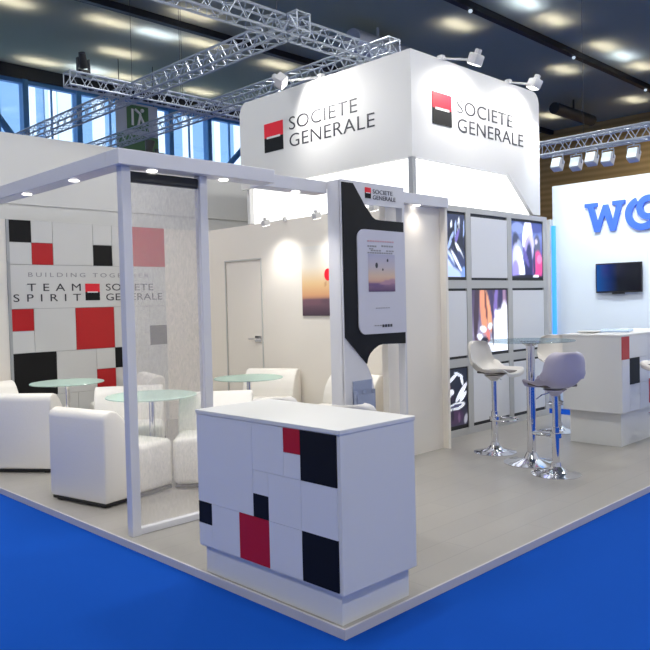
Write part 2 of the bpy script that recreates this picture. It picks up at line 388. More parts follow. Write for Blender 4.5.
# spot heads on the cabin wall
def arm_spot(name, base, head, aim, label, group, en, scale=1, spot=80, col=NEUT):
    t = thing(name, label, 'spotlight', base, 0, group); b, h = Vector(base), Vector(head); a = Vector(aim)
    MB().box(b.x-.03*scale,b.x+.03*scale,b.y-.03*scale,b.y+.03*scale,b.z-.02,b.z+.03).build('clamp', 'lampw', t)
    MB().tube(b, h, .012*scale, 8).build('arm', 'lampw', t)
    d = (a-h).normalized(); q = Vector((0,0,1)).rotation_difference(d).to_matrix().to_4x4(); T = Matrix.Translation(h) @ q
    hd = MB(); hd.box(-.075*scale,.075*scale,-.055*scale,.055*scale,-.06*scale,.05*scale,.012*scale,2,0,T)
    hd.tube(h-d*.11*scale, h-d*.05*scale, .035*scale, 10)
    hd.build('lamp_head', 'lampw', t, True)
    MB().box(-.062*scale,.062*scale,-.043*scale,.043*scale,.05*scale,.053*scale,0,2,0,T).build('lens', 'lens', t)
    light('SPOT', name+'_beam', h+d*.08*scale, en, col, aim, .06, spot=spot, blend=1)
for i,(y,lab) in enumerate(((4.36,'small white arm spotlight above the cabin door, leftmost over the lounge wall'),(3.50,'small white arm spotlight above the balloon picture'),(2.66,'small white arm spotlight seen through the slot of the black poster stand'))):
    arm_spot('arm_spotlight', (3.58,y,2.5), (3.28,y,2.44), (3.6,y,1.2), lab, 'arm spotlights on the cabin wall', 26, .6, 120)
# balloon picture on the cabin wall
t = thing('balloon_picture', 'wall picture of a red hot air balloon at dusk on the lounge wall', 'picture', (3.59,3.7,1.34))
MB().box(3.588,3.6,3.3,4.09,1.34,2.15).build('backing_board', 'white', t)
painted('print', [(0,(232,230,224)),(.3,(226,218,204)),(.55,(226,190,140)),(.72,(216,160,118)),(.77,(150,108,108)),(.84,(110,84,96)),(1,(72,58,72))], [(.2,.80,.45,.05,-4,(120,88,100)),(.8,.82,.4,.06,5,(104,80,94)),(.5,.55,.03,.03,0,(200,150,110))], (3.587,4.09,1.34), (0,-1,0), U3, .79, .81, 'photo', t, 24, 30)
ell = lambda cx_, cz_, a, b, n=20: [(cx_+a*math.cos(2*PI*k/n), cz_+b*math.sin(2*PI*k/n)) for k in range(n)]
o = MB().prism(ell(-3.655,1.81,.055,.07), (3.587,0,0), (0,-1,0), U3, (-1,0,0), .001).build('printed_balloon', 'logored', t)

# ------------------------------------------------------------------ black poster stand (totem)
t = thing('poster_totem', 'tall white poster totem with curved black surround and logo header', 'display stand', (2.42,1.97,0))
TY = 1.893; W3 = (0,1,0)
def arc(cx, cz, r, a0, a1, n=6): return [(cx+r*math.cos(math.radians(a0+(a1-a0)*k/n)), cz+r*math.sin(math.radians(a0+(a1-a0)*k/n))) for k in range(n+1)]
MB().box(2.0,2.03,TY+.012,2.05,0,2.5,.002).build('side_panel', 'frame', t)
MB().box(2.79,2.815,TY+.012,1.97,0,2.5,.002).build('side_panel', 'frame', t)
MB().box(2.03,2.79,TY+.012,2.16,2.46,2.5).build('top_panel', 'frame', t)
bar = [(2.0,2.5),(2.0,2.48),(2.15,2.48),(2.29,2.315),(2.815,2.315),(2.815,2.5)]
MB().prism(bar, (0,TY,0), R3, U3, W3, .02).build('header_board', 'frame', t)
body = [(2.0,0),(2.0,1.20),(2.014,1.2),(2.268,.966)] + [(2.31,.90),(2.345,.83),(2.365,.72),(2.375,.6),(2.38,0)]
MB().prism(body, (0,TY,0), R3, U3, W3, .02).build('lower_board', 'frame', t)
MB().box(2.785,2.815,TY,TY+.02,0,2.315).build('right_stile', 'frame', t)
MB().box(2.0,2.012,TY,TY+.02,1.2,2.48).build('left_stile', 'frame', t)
blk = [(2.009,2.478),(2.14,2.478),(2.27,2.316),(2.343,2.245)] + [(2.37,2.215),(2.41,2.195),(2.46,2.19)] + [(2.786,2.19),(2.786,1.11),(2.475,1.121)] + [(2.42,1.112),(2.36,1.085),(2.31,1.05),(2.28,1.01),(2.268,.966),(2.012,1.2)]
MB().prism(blk, (0,TY-.012,0), R3, U3, W3, .03).build('black_surround', 'blackgloss', t)
sc_ = [(2.787,2.10)] + arc(2.25,2.02,.082,90,180) + arc(2.25,1.297,.082,180,270) + [(2.787,1.212)]
p = MB().prism(sc_, (0,TY-.022,0), R3, U3, W3, .014).build('poster_panel', 'screen', t)
logo((2.295,TY-.001,2.37), R3, U3, .075, .09, t, .003)
text_mesh('SOCIETE', (2.395,TY-.001,2.415), R3, U3, .26, .036, 'txt', 'lettering', t, .002)
text_mesh('GENERALE', (2.395,TY-.001,2.365), R3, U3, .30, .036, 'txt', 'lettering', t, .002)
painted('poster_photo', [(0,(170,170,194)),(.35,(190,180,186)),(.6,(212,182,156)),(.72,(204,160,140)),(.8,(140,106,136)),(1,(84,60,96))], [(.75,.74,.3,.06,-8,(170,130,150)),(.2,.82,.4,.05,5,(110,80,120))], (2.292,TY-.0235,1.575), R3, U3, .35, .32, 'photo', p, 24, 24)
for (ex,ez,ea,eb) in ((2.40,1.80,.016,.024),(2.545,1.845,.011,.014),(2.48,1.765,.009,.011)): MB().prism(ell(ex,ez,ea,eb), (0,TY-.0235,0), R3, U3, (0,-1,0), .001).build('printed_balloon', 'txt', p)
M['pinktxt'] = mat('pink_lettering', rgb(205,160,170), .5)
for (x,z,w,h,k) in ((2.29,2.0,.35,.012,'pinktxt'),(2.29,1.955,.12,.014,'txtl'),(2.47,1.96,.16,.014,'txtl'),(2.31,1.935,.06,.01,'txtl'),(2.33,1.92,.14,.012,'txtl'),(2.53,1.92,.11,.012,'txtl'),(2.29,1.9,.33,.012,'txtl'),(2.38,1.43,.19,.008,'txtl'),(2.36,1.28,.1,.01,'txtl'),(2.46,1.268,.14,.024,'txt')):
    o = MB()
    n = max(2, int(w/.03))
    for i in range(n): o.box(x+i*w/n, x+(i+.72)*w/n, TY-.0245, TY-.022, z, z+h)
    o.build('print_line', k, p)
hd = MB(); hd.box(2.09,2.32,TY-.012,TY-.002,.56,.83).box(2.09,2.32,TY-.05,TY-.045,.56,.72).box(2.09,2.095,TY-.05,TY-.002,.56,.75).box(2.315,2.32,TY-.05,TY-.002,.56,.75).box(2.2,2.204,TY-.05,TY-.012,.56,.75)
hd.build('leaflet_holder', 'holder', t)

# ------------------------------------------------------------------ right wing wall with capped beam
t = thing('wing_wall', 'cream wall panel under a downlit white beam, right of the poster totem', 'wall panel', (3.25,2.12,0))
MB().box(2.83,3.68,2.13,2.2,0,2.4).build('panel', 'wallcream', t)
MB().box(3.655,3.69,2.06,2.35,0,2.4).build('end_panel', 'wallcream', t)
cb = MB().box(2.82,3.69,2.04,2.35,2.4,2.5,.003).build('cap_beam', 'frame', t)
MB().lathe([(.034,0),(.034,.004)],16,(3.24,2.085,2.394)).build('downlight', 'lens', cb)
light('SPOT', 'downlight_beam', (3.24,2.05,2.385), 7, WARM, (3.24,1.6,0), .05, spot=150, blend=1)

# ------------------------------------------------------------------ grid display wall
t = thing('display_grid', 'aluminium grid wall with backlit photographs and blank grey panels', 'display wall', (4.9,2.4,0))
LY = 2.365; cx = [3.70,4.50,5.344,6.18]; rz = [2.5,1.655,.80,.0]
g = MB(); g.box(3.69,6.19,LY+.02,LY+.09,0,2.5)
g.build('backing', 'dark', t)
g = MB()
for x in cx: g.box(x-.045, x+.045, LY, LY+.05, 0, 2.5)
for z in rz: 
    a, b = (z-.06, z) if z > 2 else ((z-.045, z+.045) if z > .1 else (0, .075))
    g.box(3.69, 6.19, LY+.001, LY+.05, a, b)
g.build('grid_frame', mat('grid_frame_grey', rgb(186,186,184), .45), t)
rr = random.Random(5)
W_, L_, K_, N_, V_, P_, O_, B_ = (238,242,250), (160,180,225), (20,24,42), (44,52,92), (110,96,170), (205,70,135), (215,145,110), (74,96,165)
imgA = ([(0,(40,48,78)),(.5,(30,36,60)),(1,(70,90,150))],
 [(.15+.2*k+rr.uniform(-.03,.03), .2+rr.uniform(-.08,.05), .045, .25, 8, W_ if k%2 else L_) for k in range(5)] +
 [(.1+.2*k, .32, .04, .35, 4, K_) for k in range(5)] + [(.3,.35,.12,.3,35,K_),(.35,.42,.06,.28,30,L_),(.62,.38,.06,.3,28,V_),(.8,.45,.08,.3,20,K_),(.55,.5,.09,.25,-35,K_),(.75,.58,.06,.3,-40,W_),(.9,.5,.05,.2,-40,K_),
  (.15,.78,.32,.42,-38,(200,214,240)),(.3,.72,.05,.55,-45,(90,110,160)),(.35,.95,.5,.2,10,(176,196,232)),(.62,.75,.05,.4,-40,W_),(.85,.72,.1,.3,-35,N_),(.95,.95,.12,.2,0,(120,150,205))])
imgB = ([(0,(52,66,120)),(.25,(110,125,185)),(.5,(84,90,160)),(1,(60,60,120))],
 [(.2,.12,.2,.1,0,(130,145,200)),(.8,.1,.2,.08,0,(70,80,140)),(.44,.26,.09,.26,8,W_),(.6,.22,.08,.28,-8,(225,220,250)),(.62,.42,.12,.22,-10,(196,190,235)),(.5,.48,.1,.2,10,(170,160,220)),(.16,.42,.12,.22,-15,(60,66,92)),(.27,.5,.08,.18,-20,(150,160,185)),(.83,.42,.1,.2,0,(80,86,110)),(.8,.34,.04,.05,0,(200,190,210)),
  (.2,.78,.17,.36,-10,(205,206,245)),(.3,.66,.05,.2,-20,W_),(.12,.9,.1,.2,0,(150,140,215)),(.34,.95,.08,.2,0,W_),(.54,.8,.12,.42,4,(36,38,88)),(.45,.62,.05,.2,-30,(90,80,160)),(.85,.78,.16,.26,0,P_),(.9,.66,.08,.08,0,(225,120,170)),(.73,.7,.04,.25,0,(50,46,90)),(.5,1.0,.6,.05,0,(24,24,40)),(.78,.97,.1,.02,0,W_)])
imgC = ([(0,(70,58,84)),(.4,(96,84,120)),(.7,(150,140,170)),(1,(60,70,90))],
 [(.12,.3,.07,.5,5,(60,44,60)),(.32,.28,.1,.42,-4,O_),(.45,.34,.07,.35,-14,(225,160,120)),(.38,.2,.03,.3,-6,(110,60,60)),(.56,.2,.05,.35,-10,(60,50,90)),(.66,.22,.05,.35,8,(120,100,170)),(.8,.15,.06,.3,5,(50,44,84)),(.92,.2,.05,.3,0,(150,120,150)),
  (.74,.62,.16,.3,10,W_),(.92,.6,.14,.4,0,(232,232,244)),(.8,.9,.3,.25,0,W_),(.7,.45,.05,.14,-20,W_),(.3,.62,.09,.05,15,W_),(.5,.58,.06,.05,-20,W_),(.2,.74,.08,.05,10,W_),(.44,.74,.05,.12,-10,(215,120,110)),(.34,.8,.1,.05,0,(30,30,50)),(.3,.9,.12,.05,10,(60,120,140)),(.12,.86,.06,.12,0,(70,40,70)),(.5,.9,.1,.07,0,W_),(.18,.98,.2,.05,0,(40,36,60)),(.58,.7,.03,.2,0,(60,50,80))])
imgD = ([(0,(30,36,52)),(.6,(24,26,40)),(1,(50,44,66))],
 [(.3,.16,.3,.05,-28,W_),(.6,.1,.22,.04,20,(215,222,236)),(.75,.2,.05,.16,-20,W_),(.15,.3,.08,.06,0,(110,70,90)),(.2,.42,.18,.1,-20,(236,236,244)),(.3,.5,.08,.1,0,(40,30,50)),(.72,.42,.36,.08,-42,(226,228,240)),(.8,.5,.2,.06,-38,W_),(.45,.66,.42,.1,-6,W_),(.45,.65,.3,.05,-6,(60,60,90)),(.4,.84,.4,.2,0,(58,40,66)),(.3,.8,.06,.16,0,(30,26,44)),(.6,.86,.05,.14,0,(96,70,100)),(.92,.9,.08,.14,20,(150,150,160))])
def cell(ci, ri):
    return (cx[ci]+.045, cx[ci+1]-.045, rz[ri+1]+(.045 if rz[ri+1]>.1 else .085), rz[ri]-(.05 if rz[ri]<2 else .075))
for ci in range(3):
    for ri in range(3):
        x0,x1,z0,z1 = cell(ci,ri); im = {(0,0):imgA,(2,0):imgB,(1,1):imgC,(0,2):imgD}.get((ci,ri))
        if im:
            b = MB().box(x0,x1,LY+.012,LY+.03,z0,z1).build('light_panel', 'foot', t); b['label'] = 'backlit photograph panel'
            if ci == 0:   # seen half hidden: widen the visible half
                painted('photograph', im[0], im[1], (x0+.30,LY+.011,z0+.035), R3, U3, x1-x0-.315, z1-z0-.05, 'photo_lit', b)
                MB().box(x0+.01,x0+.30,LY+.009,LY+.012,z0+.035,z1-.015).build('photograph_edge', 'black', b)
            else: painted('photograph', im[0], im[1], (x0+.015,LY+.011,z0+.035), R3, U3, x1-x0-.03, z1-z0-.05, 'photo_lit', b)
        else:
            MB().box(x0+.012,x1-.002,LY+.004,LY+.03,z0+.028,z1-.022,.002).build('blank_panel', 'tilew', t)

# ------------------------------------------------------------------ sign tower over the cabin
t = thing('sign_tower', 'large white overhead sign box with glowing base and twin logos', 'sign', (4.88,3.8,2.5))
FX, FY = 3.6, 2.41
pl = [(2.46,4.045),(2.46,2.955),(5.2,2.955),(5.2,3.90),(5.18,3.97),(5.14,4.02),(5.08,4.045)]
MB().prism([(a,b) for a,b in pl], (FX,0,0), (0,1,0), U3, (1,0,0), .05).build('left_face', 'wall', t)
pr = [(FX,4.045),(FX,2.955),(5.44,2.955),(5.98,2.52),(6.15,2.52),(6.15,3.91),(6.13,3.98),(6.08,4.03),(6.02,4.045)]
MB().prism(pr, (0,FY,0), R3, U3, (0,1,0), .05).build('front_face', 'wall', t)
MB().box(FX+.05,6.12,FY+.05,5.15,3.3,3.34).build('inner_ceiling', 'white', t)
MB().box(6.08,6.13,FY+.05,5.15,2.52,3.98).build('rear_face', 'wall', t)
MB().box(FX+.05,6.08,5.1,5.15,2.52,3.98).build('rear_face', 'wall', t)
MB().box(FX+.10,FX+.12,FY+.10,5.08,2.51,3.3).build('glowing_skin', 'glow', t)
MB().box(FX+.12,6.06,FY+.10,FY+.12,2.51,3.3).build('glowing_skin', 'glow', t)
MB().box(FX+.0,FX+.055,FY+.0,FY+.055,2.5,2.96).build('corner_post', 'alu', t)
L3 = (0,-1,0)
logo((FX,4.715,3.352), L3, U3, .345, .347, t, .006)
text_mesh('SOCIETE', (FX,4.257,3.553), L3, U3, 1.10, .152, 'txt', 'lettering', t, .004, 1.04, -.008)
text_mesh('GENERALE', (FX,4.257,3.35), L3, U3, 1.35, .152, 'txt', 'lettering', t, .004, 1.04, -.008)
logo((3.948,FY,3.345), R3, U3, .34, .335, t, .006)
text_mesh('SOCIETE', (4.394,FY,3.525), R3, U3, 1.13, .145, 'txt', 'lettering', t, .004, 1.04, -.008)
text_mesh('GENERALE', (4.40,FY,3.325), R3, U3, 1.36, .145, 'txt', 'lettering', t, .004, 1.04, -.008)
g_ = 'arm spotlights on the sign tower'
arm_spot('sign_spotlight', (4.15,FY+.02,4.06), (4.36,FY-.27,4.02), (4.35,FY,3.4), 'white arm spotlight over the right logo, nearest the sign corner', g_, 52, 1.0, 172)
arm_spot('sign_spotlight', (5.48,FY+.02,4.06), (5.66,FY-.22,4.02), (5.5,FY,3.4), 'white arm spotlight at the right end of the sign', g_, 38, 1.0, 172)
arm_spot('sign_spotlight', (FX+.02,3.72,4.06), (FX-.36,3.98,4.0), (FX,3.4,3.5), 'white arm spotlight over the left logo face', g_, 52, 1.0, 172)

# ------------------------------------------------------------------ welcome counters
def tiles(parent, o, right, up, n, module, cells, gap=.0008, d=.006):
    o, right, up = Vector(o), Vector(right), Vector(up)
    for (c, r, w, h, key) in cells:
        pts = [(c*module+gap, -(r+h)*module+gap), ((c+w)*module-gap, -(r+h)*module+gap), ((c+w)*module-gap, -r*module-gap), (c*module+gap, -r*module-gap)]
        ob = MB().prism(pts, o, right, up, n, d).build('tile', key, parent)
        if key != 'tilew': ob['label'] = key+' square tile'
cA = thing('welcome_counter', 'white welcome counter with red and black squares at the platform corner', 'counter', (.245,.55,0))
x0,x1,y0,y1 = -.012,.532,.0,1.12
MB().box(.016,.50,.03,1.09,.0,.149).build('plinth', 'white', cA)
MB().box(x0+.008,x1,y0,y1,.149,.895,.003).build('body', 'white', cA)
MB().box(x0,x1+.004,y0-.004,y1+.004,.892,.914,.003).build('counter_top', 'white', cA)
mo = .1215
tiles(cA, (x0+.008,y1-.005,.889), L3, U3, (-1,0,0), mo, [
 (0,0,4,4,'tilew'),(4,0,2,2,'tilew'),(6,0,1,1,'red'),(6,1,1,1,'tilew'),(7,0,2,2,'black'),
 (4,2,1,1,'tilew'),(4,3,1,1,'black'),(5,2,2,2,'tilew'),(7,2,2,2,'tilew'),
 (0,4,1,1,'black'),(0,5,1,1,'tilew'),(1,4,2,2,'tilew'),(3,4,2,2,'red'),(5,4,2,2,'tilew'),(7,4,2,2,'black')])
cB = thing('reception_counter', 'white reception counter with red and black squares by the blue lit wall', 'counter', (5.4,1.06,0))
MB().box(4.76,6.1,.80,1.33,0,.338).build('plinth', 'white', cB)
MB().box(4.69,6.15,.756,1.37,.338,1.09,.003).build('body', 'white', cB)
MB().box(4.685,6.155,.75,1.375,1.09,1.11,.003).build('counter_top', 'white', cB)
tiles(cB, (4.69,.756,1.09), R3, U3, (0,-1,0), .122, [
 (0,0,1,2,'tilew'),(1,0,1,2,'tilew') ,(2,0,3,2,'tilew'),(0,2,1,4,'tilew'),(1,4,2,2,'tilew'),(2,2,1,1,'tilew'),(3,2,2,2,'tilew'),(5,2,1,2,'red'),(3,4,2,2,'tilew'),(5,0,3,2,'tilew'),(5,4,3,2,'tilew'),(6,2,2,2,'black')])
for o in list(cB.children):
    if o.name.startswith('tile'): bpy.data.objects.remove(o)
for (xa,xb,za,zb,key) in ((4.692,4.86,.866,1.088,'red'),(4.862,5.10,.61,.87,'black'),(4.862,5.32,.874,1.088,'tilew'),(4.692,4.86,.345,.864,'tilew'),(4.862,5.10,.345,.606,'tilew'),(5.104,5.32,.61,.87,'tilew'),(5.104,5.32,.345,.606,'tilew'),(5.324,5.56,.38,.63,'red'),(5.324,5.56,.634,1.088,'tilew'),(5.324,5.56,.345,.376,'tilew'),(5.564,6.14,.63,1.088,'tilew'),(5.564,5.8,.345,.626,'black'),(5.804,6.14,.345,.626,'tilew')):
    ob = MB().box(xa,xb,.750,.756,za,zb).build('tile', key, cB)
    if key != 'tilew': ob['label'] = key+' square tile'
o = MB().lathe([(.03,0),(.09,.005),(.12,.02),(.115,.02),(.085,.01),(.0,.008)],24,(4.98,1.22,1.11)).build('dish', 'white', None, True)
tag(recenter(o,(4.98,1.22,1.11)), 'low round white dish on the reception counter', 'dish')
M['paper'] = mat('pale_blue_paper', rgb(190,210,235), .6)
o = MB().box(-.2,.2,-.15,.15,0,.02,.004).build('brochure_stack', 'paper'); o.location = (5.35,1.1,1.11); o.rotation_euler = (0,0,.3)
tag(o, 'flat pale blue stack of brochures lying on the reception counter', 'brochures')

# ------------------------------------------------------------------ tub armchairs  (local +X is the front)
def chair_proto(label):
    t = thing('tub_armchair', label, 'armchair', (0,0,0), 0, 'white tub armchairs in the lounge')
    W = .325
    prof = [(-.34,.035),(-.337,.67),(-.32,.705),(-.27,.725),(-.21,.71),(-.155,.66),(-.105,.59),(-.07,.51),(-.05,.42),(-.045,.30),(-.045,.035)]
    b = MB().prism(prof, (0,-W,0), (1,0,0), U3, (0,1,0), 2*W, .018).build('backrest', 'leather', t, True, 50)
    s = MB().box(-.06,.37,-W,W,.035,.42,.05,4).build('seat', 'leather', t, True, 60)
    bs = MB().box(-.325,.35,-W+.015,W-.015,.012,.04)
    bs.build('plinth_base', 'foot', t)
    for sx in (-.29,.27):
        for sy in (-1,1): MB().box(sx-.02,sx+.03,sy*(W-.07)-.025,sy*(W-.07)+.025,0,.014).build('foot', 'foot', t)
    return t
chairs = [   # (back centre x, y, facing deg, label)
 (.52,3.08,12,'white tub armchair nearest the left platform edge, its back to the walkway'),
 (.60,4.66,38,'white tub armchair cut by the left picture edge, behind the nearest armchair'),
 (1.19,3.97,237,'white tub armchair facing the front glass table, seen through the mesh blind'),
 (1.40,2.88,230,'white tub armchair half hidden behind the left end of the welcome counter'),
 (1.92,5.25,165,'white tub armchair in front of the mosaic wall, right of the far glass table'),
 (.55,5.62,-90,'white tub armchair in the far left corner against the mosaic wall'),
 (3.13,3.02,186,'white tub armchair mostly hidden behind the poster totem'),
 (3.13,4.27,207,'white tub armchair against the cabin wall behind the right glass table'),
]
proto = None
for x, y, a, lab in chairs:
    if proto is None: proto = chair_proto(lab); proto.location = (x,y,0); proto.rotation_euler = (0,0,math.radians(a))
    else: dup(proto, (x,y,0), math.radians(a), lab)

# round glass lounge tables
def table(x, y, r, label, first=None, z=.72):
    t = thing('round_table', label, 'table', (x,y,0), 0, 'round glass lounge tables')
    MB().lathe([(r-.004,0),(r,.003),(r,.009),(r-.004,.012)],48,(x,y,z)).build('glass_top', 'tglass', t, True)
    MB().lathe([(.025,.012),(.025,z-.02),(.08,z-.006),(.08,z)],20,(x,y,0)).build('pole', 'chrome', t, True)
    MB().lathe([(.165,0),(.165,.008),(.05,.02),(.03,.05)],32,(x,y,0)).build('base', 'chrome', t, True)
table(1.09,5.02,.37,'round frosted glass table in front of the mosaic wall')
table(1.01,3.26,.385,'round frosted glass table behind the mesh blind, between two armchairs')
table(2.45,3.72,.36,'round frosted glass table near the cabin door')

# ------------------------------------------------------------------ bar table and stools
t = thing('bar_table', 'tall round glass bar table on a chrome pole', 'bar table', (3.60,1.11,0))
MB().lathe([(.385,0),(.39,.003),(.39,.008),(.385,.01)],56,(3.60,1.11,1.10)).build('glass_top', 'bglass', t, True)
MB().lathe([(.038,.03),(.038,1.06),(.09,1.09),(.09,1.10)],24,(3.60,1.11,0)).build('pole', 'chrome', t, True)
MB().lathe([(.25,0),(.25,.008),(.16,.02),(.07,.045),(.045,.1)],40,(3.60,1.11,0)).build('base', 'chrome', t, True)
def stool(x, y, rz, zs, label, shell='shell', group='bar stools with moulded shells'):
    t = thing('bar_stool', label, 'bar stool', (x,y,0), rz, group)
    # shell grid: v along profile from front lip over the seat and up the back, u across
    prof = [(.235,-.03,.15),(.23,-.008,.17),(.20,0,.185),(.10,-.012,.19),(0,-.018,.20),(-.10,-.01,.205),(-.155,.02,.205),(-.185,.07,.2),(-.205,.14,.195),(-.22,.21,.185),(-.232,.265,.155),(-.236,.29,.10)]
    N = 12; g = bmesh.new(); L = {}
    for side in (0, 1):
        for i, (px, pz, hw) in enumerate(prof):
            for k in range(N+1):
                s = -1+2*k/N; sb = s*hw
                curl = abs(s)**2.6
                if i <= 5: dx, dz = 0, curl*.022*(1+i*.45)
                else: dx, dz = curl*.075, 0
                if i == 5 or i == 6: dx, dz = curl*.05, curl*.085
                th = -.012 if side else 0
                nx, nz = (0,1) if i < 5 else ((.7,.7) if i < 8 else (1,.05))
                L[side,i,k] = g.verts.new((px+dx+nx*th, sb, zs+pz+dz+nz*th))
    n = len(prof)
    for i in range(n-1):
        for k in range(N):
            g.faces.new((L[0,i,k],L[0,i,k+1],L[0,i+1,k+1],L[0,i+1,k])); g.faces.new((L[1,i,k],L[1,i+1,k],L[1,i+1,k+1],L[1,i,k+1]))
    for k in range(N):
        for i in (0, n-1): g.faces.new((L[0,i,k],L[0,i,k+1],L[1,i,k+1],L[1,i,k]))
    for i in range(n-1):
        for k in (0, N): g.faces.new((L[0,i,k],L[0,i+1,k],L[1,i+1,k],L[1,i,k]))
    bmesh.ops.recalc_face_normals(g, faces=g.faces)
    bmesh.ops.subdivide_edges(g, edges=list(g.edges), cuts=1, use_grid_fill=True, smooth=.6)
    b = MB(); b.bm.free(); b.bm = g; b.build('seat_shell', shell, t, True, 60, local=True)
    MB().box(-.10,.19,-.15,.15,zs-.009,zs+.012,.008,3).build('seat_pad', 'pad', t, True, local=True)
    MB().lathe([(.10,zs-.034),(.06,zs-.06),(.03,zs-.09)][::-1],20).build('swivel_plate', shell, t, True, local=True)
    MB().lathe([(.032,.03),(.032,.40),(.024,.402),(.024,zs-.06)],20).build('gas_column', 'chrome', t, True, local=True)
    MB().lathe([(.205,0),(.205,.006),(.15,.018),(.08,.035),(.045,.07),(.04,.1)],40).build('base', 'chrome', t, True, local=True)
    f = MB(); pts = [(.03,0,.33)]
    ring = [(.12+.11*math.cos(a), .13*math.sin(a), .33) for a in [math.radians(180-15-330*k/16) for k in range(17)]]
    f.path(ring, .009, 6).lathe([(.05,.31),(.05,.35)],16); f.tube((.03,.02,.33),ring[0],.009).tube((.03,-.02,.33),ring[-1],.009)
    f.build('footrest', 'chrome', t, True, local=True)
    MB().path([(0,.02,zs-.05),(-.03,.14,zs-.07),(-.04,.2,zs-.1)], .005, 6).build('height_lever', 'chrome', t, True, local=True)
    return t
def face(x, y, tx, ty): return math.atan2(ty-y, tx-x)
stool(3.80,1.62, math.radians(-88), .785, 'pale moulded bar stool left of the glass bar table')
stool(3.34,.735, math.radians(60), .752, 'pale moulded bar stool with backlit shade in its colour in front of the bar table, its back towards us', 'shell_shaded')
stool(5.20,1.70, math.radians(215), .775, 'pale moulded bar stool behind the bar table beside the reception counter')
stool(5.06,.42, math.radians(150), .80, 'pale bar stool cut by the right picture edge, before the reception counter')
stool(.95,.91, math.radians(60), .583, 'lowered white stool behind the welcome counter, only its rounded back showing at right')
stool(1.02,1.70, math.radians(60), .56, 'lowered white stool behind the welcome counter, its back just showing left of the totem')

# ------------------------------------------------------------------ neighbouring blue-white stand
t = thing('neighbour_wall', 'bright white display wall with large blue letters and a wall television', 'display wall', (7.05,1,CF))
MB().box(7.0,7.1,-2.5,2.70,CF,3.0).build('wall_panel', mat('neighbour_white', rgb(225,236,245), .5), t)
MB().box(6.97,7.0,2.655,2.705,CF,2.46).build('led_edge', 'blueled', t)
MB().box(6.95,7.1,2.71,2.80,CF,2.55).build('edge_return', 'white', t)
# W with slab serifs
Wp = [(0,.38),(0,.33),(.045,.325),(.14,0),(.215,0),(.29,.21),(.365,0),(.44,0),(.535,.325),(.575,.33),(.575,.38),(.40,.38),(.40,.33),(.455,.325),(.405,.13),(.335,.345),(.27,.345),(.185,.13),(.135,.325),(.185,.33),(.185,.38)]
MB().prism([(a*.93, b) for a, b in Wp], (7.0,2.225,2.325), L3, U3, (-1,0,0), .03).build('letter_w', 'wotext', t)
def ring(cy, cz, ro, ri, a0, a1, n=28):
    k_ = [math.radians(a0+(a1-a0)*k/n) for k in range(n+1)]
    return [(cy+ro*math.cos(a), cz+ro*math.sin(a)) for a in k_] + [(cy+ri*math.cos(a), cz+ri*math.sin(a)) for a in k_[::-1]]
MB().prism(ring(.225,.2,.215,.13,112,345), (7.0,1.70,2.315), L3, U3, (-1,0,0), .03).build('letter_o', 'wotext', t)
o = MB().prism(ring(.31,.265,.155,.075,20,372), (7.0,1.70,2.315), L3, U3, (-1,0,0), .032).build('letter_o_swoosh', 'wotext', t)
o['label'] = 'inner swoosh ring of the blue O'
tv = thing('television', 'black flat wall television with a blue glow on the bright white wall', 'television', (6.96,1.78,1.5))
MB().box(6.95,6.975,1.475,2.075,1.53,1.91,.004).build('bezel', 'dark', tv)
MB().box(6.947,6.95,1.49,2.06,1.55,1.895).build('screen', 'tv', tv)
MB().box(6.955,6.97,1.70,1.86,1.51,1.53).build('stand_foot', 'dark', tv)
MB().box(6.975,7.0,1.65,1.9,1.6,1.85).build('wall_bracket', 'dark', tv)
tag(MB().box(6.313,7.0,1.9,3.2,CF,CF+.004).build('threshold_strip', 'carpet'), kind='structure')

# ------------------------------------------------------------------ trusses
def truss(p0, p1, s, label, grid=None, rc=.017, rb=.007, drop=()):
    p0, p1 = Vector(p0), Vector(p1); d = (p1-p0).normalized(); sd = Vector((0,0,1)).cross(d).normalized()
    t = thing('lighting_truss', label, 'truss', tuple((p0+p1)/2)) if grid is None else None
    if grid:
        t = bpy.data.objects.new('truss_run', None); C.objects.link(t); t.parent = grid; t.location = (p0+p1)/2-wloc(grid); t['label'] = label
    cs = [(a, b) for a in (-1,1) for b in (-1,1)]; off = {c: sd*(c[0]*s/2)+Vector((0,0,c[1]*s/2)) for c in cs}
    for c in cs: MB().tube(p0+off[c], p1+off[c], rc, 8).build('chord', 'truss', t, True)
    L = (p1-p0).length; n = max(2, int(L/(s*1.3))); lt = MB()
    for fa, fb in (((-1,-1),(-1,1)),((1,-1),(1,1)),((-1,1),(1,1)),((-1,-1),(1,-1))):
        for i in range(n):
            a = p0+d*(L*i/n); b = p0+d*(L*(i+1)/n); m_ = (a+b)/2
            lt.tube(a+off[fa], m_+off[fb], rb, 5).tube(m_+off[fb], b+off[fa], rb, 5)
    for e in (p0, p1):
        for fa, fb in (((-1,-1),(-1,1)),((1,-1),(1,1)),((-1,1),(1,1)),((-1,-1),(1,-1))): lt.tube(e+off[fa], e+off[fb], rb*1.3, 5)
    lt.build('lattice', 'truss', t)
    for x in drop:
        q = p0+d*x; MB().tube(q+Vector((0,0,s/2)), (q.x,q.y,HZ-.001), .004, 6).build('suspension_cable', 'dark', t)
    return t
Z = 4.9
grid = thing('lighting_truss_grid', 'square aluminium lighting truss grid hung above the lounge, crossing before the windows', 'truss', (4.6,4.55,Z))
truss((3.87,4.25,Z),(3.87,13.5,Z),.21,'truss run left of the sign, going to the windows', grid=grid, drop=(4,))
truss((5.4,4.1,Z),(5.4,13.5,Z),.21,'truss run behind the sign top, going to the windows', grid=grid, drop=(5,))
truss((1.2,4.55,Z),(6.2,4.55,Z),.21,'nearest cross run', grid=grid, drop=(2.5,))
